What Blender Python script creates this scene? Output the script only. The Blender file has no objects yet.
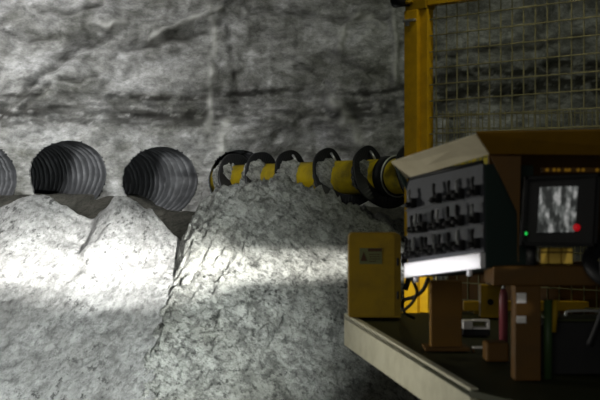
import bpy, bmesh, math, random
from mathutils import Vector, Matrix, noise
random.seed(7)
S = bpy.context.scene
COL = S.collection
F = 1250.0          # focal length in pixels
CZ = 2.0            # camera height above the bench floor
PI = math.pi

def P(px, py, d):
    return Vector(((px-300)/F*d, d, CZ+(200-py)/F*d))
def interp(tab, x):
    if x <= tab[0][0]: return tab[0][1]
    for (a, b), (c, d) in zip(tab, tab[1:]):
        if x <= c:
            t = (x-a)/(c-a); t = t*t*(3-2*t)*0.6+t*0.4
            return b+(d-b)*t
    return tab[-1][1]
def sstep(a, b, x):
    t = min(1, max(0, (x-a)/(b-a))); return t*t*(3-2*t)
def fr(x, y, z, oct=4, H=1.0):
    return noise.fractal(Vector((x, y, z)), H, 2.1, oct)

# ------------------------------------------------------------------ materials
def newmat(name):
    m = bpy.data.materials.new(name); m.use_nodes = True
    nt = m.node_tree; b = nt.nodes['Principled BSDF']
    return m, nt, b
def node(nt, typ, **kw):
    n = nt.nodes.new(typ)
    for k, v in kw.items():
        if k in n.inputs: n.inputs[k].default_value = v
        else: setattr(n, k, v)
    return n
def mix_rgb(nt, fac, a, b, mode='MIX'):
    n = nt.nodes.new('ShaderNodeMix'); n.data_type = 'RGBA'; n.blend_type = mode
    for i, v in ((0, fac), (6, a), (7, b)):
        if hasattr(v, 'is_linked') or isinstance(v, bpy.types.NodeSocket): nt.links.new(v, n.inputs[i])
        else: n.inputs[i].default_value = v
    return n.outputs[2]
def ramp(nt, src, stops):
    r = nt.nodes.new('ShaderNodeValToRGB'); e = r.color_ramp.elements
    while len(e) < len(stops): e.new(0.5)
    for k, (p, c) in zip(e, stops):
        k.position = p; k.color = (c, c, c, 1) if not isinstance(c, tuple) else (*c, 1)
    nt.links.new(src, r.inputs[0]); return r.outputs[0]

def paint(name, col, rough=0.5, metal=0.0, dirt_or_shade=(0.03, 0.025, 0.015), amt=0.45, scale=9, bump=0.1):
    m, nt, b = newmat(name)
    tc = node(nt, 'ShaderNodeTexCoord')
    n = node(nt, 'ShaderNodeTexNoise', Scale=scale, Detail=6.0, Roughness=0.65)
    nt.links.new(tc.outputs['Object'], n.inputs['Vector'])
    f = ramp(nt, n.outputs['Fac'], [(0.42, 0.0), (0.72, amt)])
    c = mix_rgb(nt, f, (*col, 1), (*dirt_or_shade, 1))
    nt.links.new(c, b.inputs['Base Color'])
    b.inputs['Specular IOR Level'].default_value = 0.25
    b.inputs['Roughness'].default_value = rough; b.inputs['Metallic'].default_value = metal
    if bump:
        bp = node(nt, 'ShaderNodeBump', Strength=bump, Distance=0.01)
        nt.links.new(n.outputs['Fac'], bp.inputs['Height']); nt.links.new(bp.outputs[0], b.inputs['Normal'])
    return m
def glow(name, col, e):
    m, nt, b = newmat(name)
    b.inputs['Base Color'].default_value = (*col, 1)
    b.inputs['Emission Color'].default_value = (*col, 1); b.inputs['Emission Strength'].default_value = e
    return m

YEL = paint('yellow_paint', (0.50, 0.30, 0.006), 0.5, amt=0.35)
YELB = paint('bright_yellow_paint', (0.85, 0.58, 0.01), 0.45, amt=0.3, scale=5, dirt_or_shade=(0.2, 0.1, 0.02))
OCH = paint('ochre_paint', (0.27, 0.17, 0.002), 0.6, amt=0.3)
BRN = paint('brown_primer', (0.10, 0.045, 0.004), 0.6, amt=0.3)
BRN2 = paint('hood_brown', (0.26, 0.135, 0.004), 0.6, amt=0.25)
BEI = paint('dusty_beige_paint', (0.62, 0.56, 0.40), 0.6, amt=0.25, dirt_or_shade=(0.22, 0.17, 0.08))
FAS = paint('dusty_rail_paint', (0.58, 0.56, 0.42), 0.6, amt=0.3, dirt_or_shade=(0.2, 0.17, 0.08))
DECK = paint('dark_green_deck', (0.03, 0.034, 0.012), 0.6, amt=0.4, dirt_or_shade=(0.06, 0.055, 0.02), scale=3)
PANEL = paint('grey_panel', (0.052, 0.056, 0.066), 0.65, amt=0.3, dirt_or_shade=(0.015, 0.016, 0.018), scale=14)
LIP = paint('white_lip', (0.75, 0.75, 0.78), 0.5, amt=0.12, dirt_or_shade=(0.4, 0.4, 0.4))
HOUS = paint('dark_housing', (0.025, 0.042, 0.038), 0.6, amt=0.2)
BLK = paint('black_rubber', (0.008, 0.008, 0.009), 0.6, amt=0.15, dirt_or_shade=(0.03, 0.03, 0.03))
FLT = paint('black_flight_steel', (0.012, 0.012, 0.013), 0.45, 0.2, amt=0.25, dirt_or_shade=(0.04, 0.04, 0.035), scale=6)  # patch tone kept dark to paint in shade around the auger
STL = paint('worn_steel', (0.42, 0.43, 0.42), 0.4, 0.6, amt=0.4)
TIP = paint('grey_stalk', (0.16, 0.165, 0.17), 0.45, amt=0.1)
WHT = paint('white_plastic', (0.75, 0.73, 0.72), 0.5, amt=0.2, dirt_or_shade=(0.3, 0.28, 0.25))
WIRE = paint('galvanised_wire', (0.22, 0.21, 0.11), 0.5, 0.2, amt=0.4, scale=5)
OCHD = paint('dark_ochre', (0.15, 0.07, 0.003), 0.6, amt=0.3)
LBLG = paint('label_grey', (0.115, 0.125, 0.05), 0.6, amt=0.1)
LBLD = paint('label_dark', (0.05, 0.022, 0.006), 0.6, amt=0.1)
RED = paint('maroon_cylinder', (0.20, 0.05, 0.06), 0.4, amt=0.2)
GRN = paint('green_fitting', (0.03, 0.06, 0.02), 0.5, amt=0.2)
PALEY = paint('stand_in_yellow', (0.80, 0.55, 0.10), 0.5, amt=0.15)  # paler than its neighbours so the sections look lit

def rock_mat():
    m, nt, b = newmat('rock_face')
    tc = node(nt, 'ShaderNodeTexCoord')
    mp = node(nt, 'ShaderNodeMapping'); mp.inputs['Scale'].default_value = (1, 1, 1.7)
    nt.links.new(tc.outputs['Object'], mp.inputs['Vector'])
    n1 = node(nt, 'ShaderNodeTexNoise', Scale=1.1, Detail=12.0, Roughness=0.68, Distortion=0.4)
    n2 = node(nt, 'ShaderNodeTexNoise', Scale=8.0, Detail=9.0, Roughness=0.78)
    n3 = node(nt, 'ShaderNodeTexNoise', Scale=26.0, Detail=6.0, Roughness=0.85)
    for n in (n1, n2, n3): nt.links.new(mp.outputs[0], n.inputs['Vector'])
    big = ramp(nt, n1.outputs['Fac'], [(0.32, (0.078, 0.079, 0.066)), (0.47, (0.20, 0.20, 0.19)), (0.60, (0.34, 0.34, 0.335)), (0.72, (0.47, 0.475, 0.475))])
    med = ramp(nt, n2.outputs['Fac'], [(0.36, 0.45), (0.62, 1.3)])
    c = mix_rgb(nt, 0.8, big, med, 'MULTIPLY')
    at = node(nt, 'ShaderNodeAttribute', attribute_name='seam')
    c = mix_rgb(nt, at.outputs['Fac'], c, (0.022, 0.021, 0.018, 1))
    at2 = node(nt, 'ShaderNodeAttribute', attribute_name='vein')
    c = mix_rgb(nt, at2.outputs['Fac'], c, (0.50, 0.50, 0.47, 1))
    nt.links.new(c, b.inputs['Base Color']); b.inputs['Roughness'].default_value = 0.95
    b.inputs['Specular IOR Level'].default_value = 0.15
    b1 = node(nt, 'ShaderNodeBump', Strength=0.8, Distance=0.05)
    nt.links.new(n2.outputs['Fac'], b1.inputs['Height'])
    b2 = node(nt, 'ShaderNodeBump', Strength=0.8, Distance=0.03)
    nt.links.new(n3.outputs['Fac'], b2.inputs['Height']); nt.links.new(b1.outputs[0], b2.inputs['Normal'])
    nt.links.new(b2.outputs[0], b.inputs['Normal'])
    return m
def muck_mat(name, lo, hi, patch, rot=0.5, stretch=2.4, bd=0.045, speck=0.45, s3=17.0):
    m, nt, b = newmat(name)
    tc = node(nt, 'ShaderNodeTexCoord')
    mp = node(nt, 'ShaderNodeMapping'); mp.inputs['Scale'].default_value = (1.0, 0.35, 1.0)
    mp.inputs['Rotation'].default_value = (0, rot, 0)
    nt.links.new(tc.outputs['Object'], mp.inputs['Vector'])
    mp2 = node(nt, 'ShaderNodeMapping'); mp2.inputs['Scale'].default_value = (1.0, 1.0, stretch)
    nt.links.new(mp.outputs[0], mp2.inputs['Vector'])
    n1 = node(nt, 'ShaderNodeTexNoise', Scale=1.3, Detail=7.0, Roughness=0.65)
    n2 = node(nt, 'ShaderNodeTexNoise', Scale=5.5, Detail=9.0, Roughness=0.75, Distortion=0.15)
    n3 = node(nt, 'ShaderNodeTexNoise', Scale=s3, Detail=6.0, Roughness=0.8, Distortion=0.0)
    for n in (n1, n2, n3): nt.links.new(mp2.outputs[0], n.inputs['Vector'])
    c1 = ramp(nt, n1.outputs['Fac'], [(0.35, lo), (0.65, hi)])
    c2 = ramp(nt, n2.outputs['Fac'], [(0.40, patch), (0.54, 1.05)])
    c = mix_rgb(nt, 0.85, c1, c2, 'MULTIPLY')
    c3 = ramp(nt, n3.outputs['Fac'], [(0.36, speck), (0.50, 1.0), (0.68, 1.25)])
    c = mix_rgb(nt, 0.9, c, c3, 'MULTIPLY')
    n5 = node(nt, 'ShaderNodeTexNoise', Scale=9.0, Detail=5.0, Roughness=0.7)
    nt.links.new(mp2.outputs[0], n5.inputs['Vector'])
    c5 = ramp(nt, n5.outputs['Fac'], [(0.37, 0.28), (0.43, 1.0)])
    n6 = node(nt, 'ShaderNodeTexNoise', Scale=0.8, Detail=2.0)
    nt.links.new(mp2.outputs[0], n6.inputs['Vector'])
    f6 = ramp(nt, n6.outputs['Fac'], [(0.40, 0.25), (0.58, 0.95)])
    c = mix_rgb(nt, f6, c, c5, 'MULTIPLY')
    nt.links.new(c, b.inputs['Base Color']); b.inputs['Roughness'].default_value = 0.85
    b.inputs['Specular IOR Level'].default_value = 0.25
    b1 = node(nt, 'ShaderNodeBump', Strength=0.9, Distance=bd)
    nt.links.new(n2.outputs['Fac'], b1.inputs['Height'])
    b2 = node(nt, 'ShaderNodeBump', Strength=1.0, Distance=0.07)
    nt.links.new(n3.outputs['Fac'], b2.inputs['Height']); nt.links.new(b1.outputs[0], b2.inputs['Normal'])
    nt.links.new(b2.outputs[0], b.inputs['Normal'])
    return m
ROCK = rock_mat()
MUCK1 = muck_mat('fine_grey_cuttings', (0.26, 0.26, 0.25), (0.42, 0.425, 0.415), 0.6, 0.9, 1.35, 0.06, 0.5)
MUCK2 = muck_mat('clotted_grey_cuttings', (0.27, 0.275, 0.245), (0.44, 0.45, 0.42), 0.34, -0.6, 1.5, 0.10, 0.32)
FLOORM = muck_mat('bench_floor', (0.05, 0.05, 0.04), (0.09, 0.085, 0.07), 0.6)
def bore_mat():
    m, nt, b = newmat('scored_bore_wall')
    tc = node(nt, 'ShaderNodeTexCoord')
    n = node(nt, 'ShaderNodeTexNoise', Scale=7.0, Detail=7.0, Roughness=0.65)
    nt.links.new(tc.outputs['Object'], n.inputs['Vector'])
    at = node(nt, 'ShaderNodeAttribute', attribute_name='score')
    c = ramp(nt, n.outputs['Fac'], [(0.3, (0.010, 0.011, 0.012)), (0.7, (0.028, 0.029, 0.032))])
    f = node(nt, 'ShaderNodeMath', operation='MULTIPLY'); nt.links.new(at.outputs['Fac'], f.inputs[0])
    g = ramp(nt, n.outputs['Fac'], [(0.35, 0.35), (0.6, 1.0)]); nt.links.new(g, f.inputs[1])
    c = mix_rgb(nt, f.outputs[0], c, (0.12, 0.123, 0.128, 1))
    nt.links.new(c, b.inputs['Base Color']); b.inputs['Roughness'].default_value = 0.75
    bp = node(nt, 'ShaderNodeBump', Strength=0.5, Distance=0.02)
    nt.links.new(n.outputs['Fac'], bp.inputs['Height']); nt.links.new(bp.outputs[0], b.inputs['Normal'])
    return m
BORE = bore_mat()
def screen_mat():
    m, nt, b = newmat('monitor_picture')
    tc = node(nt, 'ShaderNodeTexCoord')
    mp = node(nt, 'ShaderNodeMapping'); mp.inputs['Scale'].default_value = (1.0, 0.45, 1)
    nt.links.new(tc.outputs['UV'], mp.inputs['Vector'])
    n = node(nt, 'ShaderNodeTexNoise', Scale=4.5, Detail=3.0, Roughness=0.5)
    n2 = node(nt, 'ShaderNodeTexNoise', Scale=12.0, Detail=3.0, Roughness=0.6)
    nt.links.new(mp.outputs[0], n.inputs['Vector']); nt.links.new(tc.outputs['UV'], n2.inputs['Vector'])
    a = ramp(nt, n.outputs['Fac'], [(0.44, (0.08, 0.085, 0.08)), (0.52, (0.35, 0.37, 0.35)), (0.60, (1.0, 1.0, 0.97))])
    a2 = ramp(nt, n2.outputs['Fac'], [(0.35, 0.6), (0.65, 1.1)])
    c = mix_rgb(nt, 0.8, a, a2, 'MULTIPLY')
    b.inputs['Base Color'].default_value = (0.01, 0.01, 0.01, 1)
    nt.links.new(c, b.inputs['Emission Color']); b.inputs['Emission Strength'].default_value = 0.3
    b.inputs['Roughness'].default_value = 0.3
    return m
SCR = screen_mat()

# ------------------------------------------------------------------ object helpers
def link(name, me, mat, parent=None, smooth=False, kind=None):
    o = bpy.data.objects.new(name, me); COL.objects.link(o)
    if mat: me.materials.append(mat)
    if smooth: me.polygons.foreach_set('use_smooth', [True]*len(me.polygons))
    if parent:
        o.parent = parent
        o.matrix_parent_inverse = Matrix.Translation(-parent.location)
    if kind: o['kind'] = kind
    return o
def from_bm(name, bm, mat, parent=None, smooth=False, **k):
    bmesh.ops.recalc_face_normals(bm, faces=bm.faces[:])
    me = bpy.data.meshes.new(name); bm.to_mesh(me); bm.free()
    return link(name, me, mat, parent, smooth, **k)
def tag(o, label, cat, group=None, kind=None):
    o['label'] = label; o['category'] = cat
    if group: o['group'] = group
    if kind: o['kind'] = kind
    return o
def thing(name, loc, label, cat, group=None):
    o = bpy.data.objects.new(name, None); COL.objects.link(o); o.location = loc
    o.empty_display_size = 0.1
    return tag(o, label, cat, group)
def hexa(bm, c8, bev=0.0):
    """eight corners: bottom loop of four then top loop of four"""
    vs = [bm.verts.new(c) for c in c8]
    fs = [bm.faces.new([vs[i] for i in q]) for q in ((3,2,1,0),(4,5,6,7),(0,1,5,4),(1,2,6,5),(2,3,7,6),(3,0,4,7))]
    if bev:
        es = list({e for f in fs for e in f.edges})
        bmesh.ops.bevel(bm, geom=es, offset=bev, segments=2, affect='EDGES', profile=0.5)
def box(bm, lo, hi, bev=0.0):
    x0, y0, z0 = lo; x1, y1, z1 = hi
    hexa(bm, [(x0,y0,z0),(x1,y0,z0),(x1,y1,z0),(x0,y1,z0),(x0,y0,z1),(x1,y0,z1),(x1,y1,z1),(x0,y1,z1)], bev)
def slab(bm, quad, thick, bev=0.0):
    """quad of world points (counter order) extruded along thick vector"""
    q = [Vector(p) for p in quad]; t = Vector(thick)
    hexa(bm, [*q, *[p+t for p in q]], bev)
def obox(bm, o, u, v, w, bev=0.0):
    o, u, v, w = map(Vector, (o, u, v, w))
    hexa(bm, [o, o+u, o+u+v, o+v, o+w, o+u+w, o+u+v+w, o+v+w], bev)
def tube(bm, pts, r, n=10, cap=True):
    pts = [Vector(p) for p in pts]; rs = r if isinstance(r, (list, tuple)) else [r]*len(pts)
    rings = []; prev = None
    for i, p in enumerate(pts):
        t = (pts[min(i+1, len(pts)-1)]-pts[max(i-1, 0)]).normalized()
        if prev is None:
            a = Vector((0, 0, 1)) if abs(t.z) < 0.9 else Vector((1, 0, 0)); u = t.cross(a).normalized()
        else: u = (prev-t*prev.dot(t)).normalized()
        prev = u; v = t.cross(u)
        rings.append([bm.verts.new(p+(u*math.cos(2*PI*k/n)+v*math.sin(2*PI*k/n))*rs[i]) for k in range(n)])
    for a, b in zip(rings, rings[1:]):
        for k in range(n): bm.faces.new((a[k], a[(k+1) % n], b[(k+1) % n], b[k]))
    if cap: bm.faces.new(rings[0][::-1]); bm.faces.new(rings[-1])
def spline(pts, n=8):
    pts = [Vector(p) for p in pts]; out = []
    for i in range(len(pts)-1):
        p0 = pts[max(i-1, 0)]; p1 = pts[i]; p2 = pts[i+1]; p3 = pts[min(i+2, len(pts)-1)]
        for k in range(n):
            t = k/n
            out.append(0.5*((2*p1)+(p2-p0)*t+(2*p0-5*p1+4*p2-p3)*t*t+(3*p1-p0-3*p2+p3)*t**3))
    out.append(pts[-1]); return out
def B(): return bmesh.new()

# ------------------------------------------------------------------ rock face
WS, WY = 0.30, 19.094            # the face recedes to the right: Y = WY + WS * X
def on_wall(px, py):
    k = (px-300)/F; y = WY/(1-WS*k); return Vector((k*y, y, CZ+(200-py)/F*y))
SEAM = [(-80, 104), (0, 104), (100, 107), (200, 108), (250, 104), (300, 108), (400, 100), (477, 84), (600, 73), (720, 65)]
CRACKS = [  # (pixels on the face, width, depth)
    ([(0, 112), (30, 86), (60, 60), (90, 44), (112, 36)], 4.5, 0.16),
    ([(20, 120), (34, 96), (48, 82)], 3, 0.10),
    ([(60, 78), (80, 82), (95, 74)], 3, 0.10),
    ([(125, 50), (160, 44), (200, 34), (222, 22)], 6, 0.14),
    ([(208, 0), (214, 40), (212, 90), (207, 130)], 3, -0.02),
    ([(225, 10), (232, 60), (236, 100)], 5, 0.05),
    ([(90, 22), (110, 28), (125, 22)], 3, -0.10),
    ([(150, 40), (185, 22), (222, 8)], 2.5, -0.10),
    ([(250, 8), (300, 14), (340, 20), (392, 16)], 3.5, 0.14),
    ([(338, 50), (345, 24), (358, 15), (372, 18), (384, 28)], 3, -0.12),
    ([(296, 68), (310, 70), (322, 78), (330, 90)], 2.5, 0.10),
    ([(330, 100), (345, 118), (358, 140)], 6, -0.14),
    ([(392, 10), (396, 50), (394, 84)], 3, -0.12),
    ([(0, 28), (25, 40), (60, 36)], 4, 0.08),
    ([(40, 10), (70, 14), (100, 4)], 4, 0.10),
    ([(225, 120), (222, 150), (214, 168)], 5, -0.05),
    ([(430, 60), (480, 50), (540, 48), (600, 30)], 5, 0.12),
    ([(436, 118), (500, 114), (560, 110)], 3, 0.1),
]
def segdist(p, a, b):
    ax, ay = a; bx, by = b; dx, dy = bx-ax, by-ay
    t = max(0, min(1, ((p[0]-ax)*dx+(p[1]-ay)*dy)/(dx*dx+dy*dy)))
    return math.hypot(p[0]-ax-dx*t, p[1]-ay-dy*t)
def face_px(X, z):
    y = WY+WS*X; return 300+F*X/y, 200-F*(z-CZ)/y
CBB = [(min(p[0] for p in c)-4*w, max(p[0] for p in c)+4*w, min(p[1] for p in c)-4*w, max(p[1] for p in c)+4*w) for c, w, d in CRACKS]
def disp(X, z):
    """returns outward relief (toward the viewer), seam mask, pale vein mask"""
    px, py = face_px(X, z)
    d = 0.36*fr(X*0.45, z*0.55, 3.1, 4)+0.17*fr(X*1.5+5, z*1.9, 9.0, 6)
    vd = noise.voronoi(Vector((X*0.9+0.3*fr(X, z, 2, 2), z*1.5+0.3*fr(X+7, z, 4, 2), 1.3)))[0]
    d += 0.09*min(1.0, (vd[1]-vd[0])*3.0)-0.09
    d += 0.05*fr(X*5, z*8, 2.0, 5)
    d += 0.06*noise.ridged_multi_fractal(Vector((X*1.3+2, z*2.4, 6.0)), 0.9, 2.1, 5, 1.0, 2.0)-0.06
    d += 0.06*noise.noise(Vector((X*2.2, z*0.5, 8.0)))
    # weathered seam
    s = SEAM_C(px)+5*noise.noise(Vector((X*1.3, 0, 4)))
    q = py-s; seam = 0
    n1 = noise.noise(Vector((X*3.5, z*9, 1))); n2 = noise.noise(Vector((X*9, z*22, 5)))
    n4 = noise.noise(Vector((X*0.9, z*3, 2.5))); n5 = fr(X*6, z*14, 3.3, 5)
    for off, w, amt in ((-11, 3.8, 1.0), (7, 8.0, 1.0), (16, 3.5, 0.8), (-2, 10.0, 0.6)):
        if px > 430: w *= 1.5
        a = 1-sstep(w*0.2, w*1.7, abs(q-off-3.5*n4*(off > 0))+2.2*n1+2.2*n2)
        k = 0.95+0.8*noise.noise(Vector((X*0.8+off, 3, 2)))+(0.35 if px > 430 else 0)-(0.3 if 262 < px < 345 else 0)
        m = a*amt*min(1, max(0.0, k))*min(1.0, max(0.0, 1.15+2.0*n5))
        seam = max(seam, m)
    seam *= 0.92
    if abs(q) < 24: d -= 0.13*(1-sstep(10, 24, abs(q)))*(0.6+0.8*noise.noise(Vector((X*2, z*14, 0))))
    vein = 0
    if px < 430 or py < 140:
        for (c, w, dep), bb in zip(CRACKS, CBB):
            if bb[0] < px < bb[1] and bb[2] < py < bb[3]:
                jx = 2.5*noise.noise(Vector((X*5, z*5, 7)))
                m = min(segdist((px+jx, py+jx), a, b) for a, b in zip(c, c[1:]))
                g = math.exp(-(m/w)**2)
                d -= dep*g
                if dep < 0: vein = max(vein, g*0.8*max(0, 0.6+noise.noise(Vector((X*6, z*6, 3)))))
                else: seam = max(seam, 0.75*math.exp(-(m/(w*0.55))**2)*max(0, 0.75+n1))
    # undercut alcove around the auger
    e = math.hypot((px-303)/72, (py-180)/56)
    d -= 0.75*(1-sstep(0.35, 1.3, e+0.12*noise.noise(Vector((X*1.5, z*1.5, 0)))))
    return d, seam, vein
def SEAM_C(px): return interp(SEAM, px)

HR = 0.515
HOLES = [(-23, 178), (69, 176), (160, 181), (240, 180)]
HRAD = [HR, HR, HR, 0.46]
HC = [on_wall(*h) for h in HOLES]
AX = Vector((-0.588, 0.809, 0.0))    # auger and bore direction

def build_wall():
    x0, x1, z0, z1 = -6.6, 8.0, 0.2, 6.0
    st = 0.032
    nx = int((x1-x0)/st); nz = int((z1-z0)/st)
    verts = []; sm = []; vn = []
    inside = [0]*((nx+1)*(nz+1))
    for j in range(nz+1):
        for i in range(nx+1):
            X = x0+i*st; z = z0+j*st
            for h, r in zip(HC, HRAD):
                dx, dz = X-h.x, z-h.z; q = math.hypot(dx, dz)
                if q < r-st*0.5: inside[j*(nx+1)+i] = 1
                elif q < r+st*0.6:
                    X = h.x+dx/q*r; z = h.z+dz/q*r
            d, s, v = disp(X, z)
            verts.append((X, WY+WS*X-d, z)); sm.append(s); vn.append(v)
    faces = []
    for j in range(nz):
        for i in range(nx):
            a = j*(nx+1)+i; q = (a, a+1, a+nx+2, a+nx+1)
            if any(inside[k] for k in q): continue
            faces.append(q)
    me = bpy.data.meshes.new('wall_back'); me.from_pydata(verts, [], faces)
    at = me.attributes.new('seam', 'FLOAT', 'POINT'); at.data.foreach_set('value', sm)
    at = me.attributes.new('vein', 'FLOAT', 'POINT'); at.data.foreach_set('value', vn)
    link('wall_back', me, ROCK, None, True, 'structure')
build_wall()

def build_bore(idx, label):
    c = HC[idx]; r0 = HRAD[idx]
    n = 96; L = 5.5; rows = 330
    verts = []; sc = []; faces = []
    for i in range(rows+1):
        t = L*(i/rows)**1.25
        for k in range(n):
            a = 2*PI*k/n
            # scoring: spiral grooves with uneven spacing
            ph = t/0.165+k/n+0.5*noise.noise(Vector((t*1.3, idx*3.1, 0)))+0.25*noise.noise(Vector((math.cos(a), math.sin(a), t*2+idx)))
            w = 0.5+0.5*math.cos(2*PI*ph)
            g = w**4*(0.55+0.9*noise.noise(Vector((math.cos(a)*1.2+idx*5, math.sin(a)*1.2, math.floor(ph)*1.7))))
            r = r0*(1+0.01*(1-sstep(0, 0.06, t)))-0.028*g*sstep(0.02, 0.15, t)+0.01*fr(math.cos(a)*3, math.sin(a)*3, t*3+idx, 3)*sstep(0, 0.1, t)
            x = c.x+math.cos(a)*r0; z = c.z+math.sin(a)*r0
            if i == 0 or k not in RIM: RIM[k] = disp(x, z)[0]
            yr = WY+WS*x-RIM[k]
            f = 1-sstep(0, 0.9, t)
            y = (yr-0.012)*f+(WY+WS*c.x)*(1-f)
            verts.append((c.x+math.cos(a)*r+AX.x*t, y+AX.y*t, c.z+math.sin(a)*r+0.0*t))
            sc.append(g*(0.5+0.5*noise.noise(Vector((t*2.1, idx, 5)))+0.25))
    for i in range(rows):
        for k in range(n):
            a = i*n+k; b = i*n+(k+1) % n
            faces.append((a, b, b+n, a+n))
    faces.append([rows*n+k for k in range(n)])
    me = bpy.data.meshes.new('borehole'); me.from_pydata(verts, [], faces)
    at = me.attributes.new('score', 'FLOAT', 'POINT'); at.data.foreach_set('value', [min(1, max(0, s)) for s in sc])
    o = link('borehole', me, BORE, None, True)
    tag(o, label, 'borehole', 'boreholes in the rock face')
for i, lb in enumerate(['round borehole cut off by the left edge of the photo',
                        'round borehole with pale ring-shaped scoring, above the dip between the two left heaps',
                        'darker round borehole beside the crease where the right spoil heap begins',
                        'deep shadowed borehole that the far end of the auger enters']):
    RIM = {}
    build_bore(i, lb)

# ------------------------------------------------------------------ spoil heaps and floor
YC = 15.9
TAN = 0.62
HEAPS = {
 'A': [(-200, 232), (-90, 215), (-30, 205), (0, 204), (14, 194), (30, 188), (44, 191), (60, 203), (78, 213), (92, 216), (104, 204), (118, 193), (134, 198), (150, 209), (165, 222), (178, 234), (200, 262), (260, 330), (400, 430)],
 'C': [(60, 400), (120, 320), (155, 275), (176, 240), (187, 222), (196, 203), (207, 190), (222, 180), (245, 175), (262, 174), (280, 174), (300, 182), (316, 184), (330, 190), (345, 195), (360, 199), (380, 208), (400, 217), (420, 230), (450, 255), (500, 290), (600, 330), (700, 350)],
}
def heap_h(key, X, Y):
    dY = YC-Y
    wob = 0.10*fr(X*0.8, Y*0.8, ord(key[0])*1.3, 3)
    if key == 'C': wob *= 0.5
    u = 300+F*(X+0.035*max(0, dY)+wob*0.9)/YC
    py = interp(HEAPS[key], u)
    if key == 'A':
        pl = interp([(-200, 225), (0, 208), (80, 212), (150, 214), (190, 218), (300, 300), (400, 400)], u)
        k = sstep(0.25, 1.5, dY); py = py*(1-k)+pl*k
    else:
        pl = interp([(60, 330), (140, 262), (170, 236), (180, 214), (200, 205), (300, 203), (400, 216), (500, 250), (700, 300)], u)
        k = sstep(0.5, 1.9, dY); py = py*(1-k)+pl*k
    z = CZ+(200-py)/F*YC-0.05
    if dY >= 0:
        drop = TAN*(math.sqrt(dY*dY+0.04)-0.2)
        if dY > 3.2: drop += 0
    else:
        drop = 0.5*(math.sqrt(dY*dY+0.03)-0.17) if key != 'C' else 0.18*(-dY)
    h = z-drop
    if key == 'C':
        h += 0.06*fr(X*2.0+Y*1.2, (Y-X*0.6)*3.6, 4.0, 4)
        rg = noise.ridged_multi_fractal(Vector((X*3.0+Y*2, (Y-X*0.7)*5, 2)), 0.9, 2.2, 4, 1.0, 2.0)
        h += 0.075*rg-0.09
        vd = noise.voronoi(Vector((X*8+fr(X*5, Y*5, 1, 2), Y*8, h*8)))[0]; h += 0.07*min(1, (vd[1]-vd[0])*1.6)-0.045
        vd = noise.voronoi(Vector((X*2.8, Y*2.8+fr(X*3, Y*3, 5, 2), 3)))[0]; h += 0.16*min(0.6, vd[1]-vd[0])-0.05
        h += 0.08*fr(X*1.1, Y*1.1, 0.3, 2)
    else:
        h += 0.05*fr(X*1.3, Y*1.0, 2.0, 3)+0.035*fr(X*5, Y*5, 7.0, 5)
        h += 0.04*fr(X*3+Y*1.5, Y*2.2-X, 3, 4)
        vd = noise.voronoi(Vector((X*6+fr(X*5, Y*5, 1, 2), Y*6, 1)))[0]
        k = sstep(0.0, 0.5, fr(X*0.7, Y*0.7, 11, 2)+0.1); h += k*(0.045*min(1, (vd[1]-vd[0])*1.6)-0.02)
    return h+wob*0.3
def base_h(X, Y):
    wy = WY+WS*X; g = wy-Y                       # distance in front of the face
    px = 300+F*X/wy
    top = CZ+interp([(-100, 0.06), (60, 0.08), (130, 0.06), (165, -0.16), (215, -0.2), (240, -0.1), (400, -0.1)], px)
    apron = top-0.42*max(0, g)+0.025*fr(X*2.5, Y*2.5, 1, 4)
    low = -0.25+0.03*fr(X*2, Y*2, 1, 4)
    k = sstep(1.6, 3.4, g)
    return apron*(1-k)+low*k
def hfield(name, fn, x0, x1, y0, y1, st, mat, keep=None):
    nx = int((x1-x0)/st); ny = int((y1-y0)/st)
    V = []; K = []
    for j in range(ny+1):
        for i in range(nx+1):
            X = x0+i*st; Y = y0+j*st; h = fn(X, Y)
            V.append((X, Y, h)); K.append(keep(X, Y, h) if keep else True)
    Fc = []
    for j in range(ny):
        for i in range(nx):
            a = j*(nx+1)+i; q = (a, a+1, a+nx+2, a+nx+1)
            if any(K[k] for k in q): Fc.append(q)
    used = sorted({k for f in Fc for k in f}); mp = {k: n for n, k in enumerate(used)}
    me = bpy.data.meshes.new(name); me.from_pydata([V[k] for k in used], [], [tuple(mp[k] for k in f) for f in Fc])
    return link(name, me, mat, None, True)
def mk_floor():
    def wl(X, Y): return Y < WY+WS*X+2.2
    o = hfield('floor', base_h, -7.5, 7.5, -1.5, 22.5, 0.10, FLOORM, lambda X, Y, h: wl(X, Y))
    o['kind'] = 'structure'
mk_floor()
def others(key, X, Y):
    v = base_h(X, Y)-0.10
    return v
def mk_heap(key, x0, x1, label):
    kk = [k for k in HEAPS if k != key]
    def keep(X, Y, h):
        if h < others(key, X, Y): return False
        if Y > WY+WS*X+(0.9 if key == 'C' else 0.3): return False
        # stop a little under the neighbouring heap
        for k in kk:
            if h < heap_h(k, X, Y)-0.22: return False
        return True
    o = hfield('spoil_heap', lambda X, Y: heap_h(key, X, Y), x0, x1, 11.8, 18.6, 0.028, MUCK2 if key == 'C' else MUCK1, keep)
    tag(o, label, 'spoil heap', 'heaps of cuttings below the rock face')
mk_heap('A', -6.0, 0.0, 'smooth pale grey spoil heap with two rounded crests at the left of the photo')
mk_heap('C', -2.3, 4.2, 'rough clotted spoil heap under the yellow auger')

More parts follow.
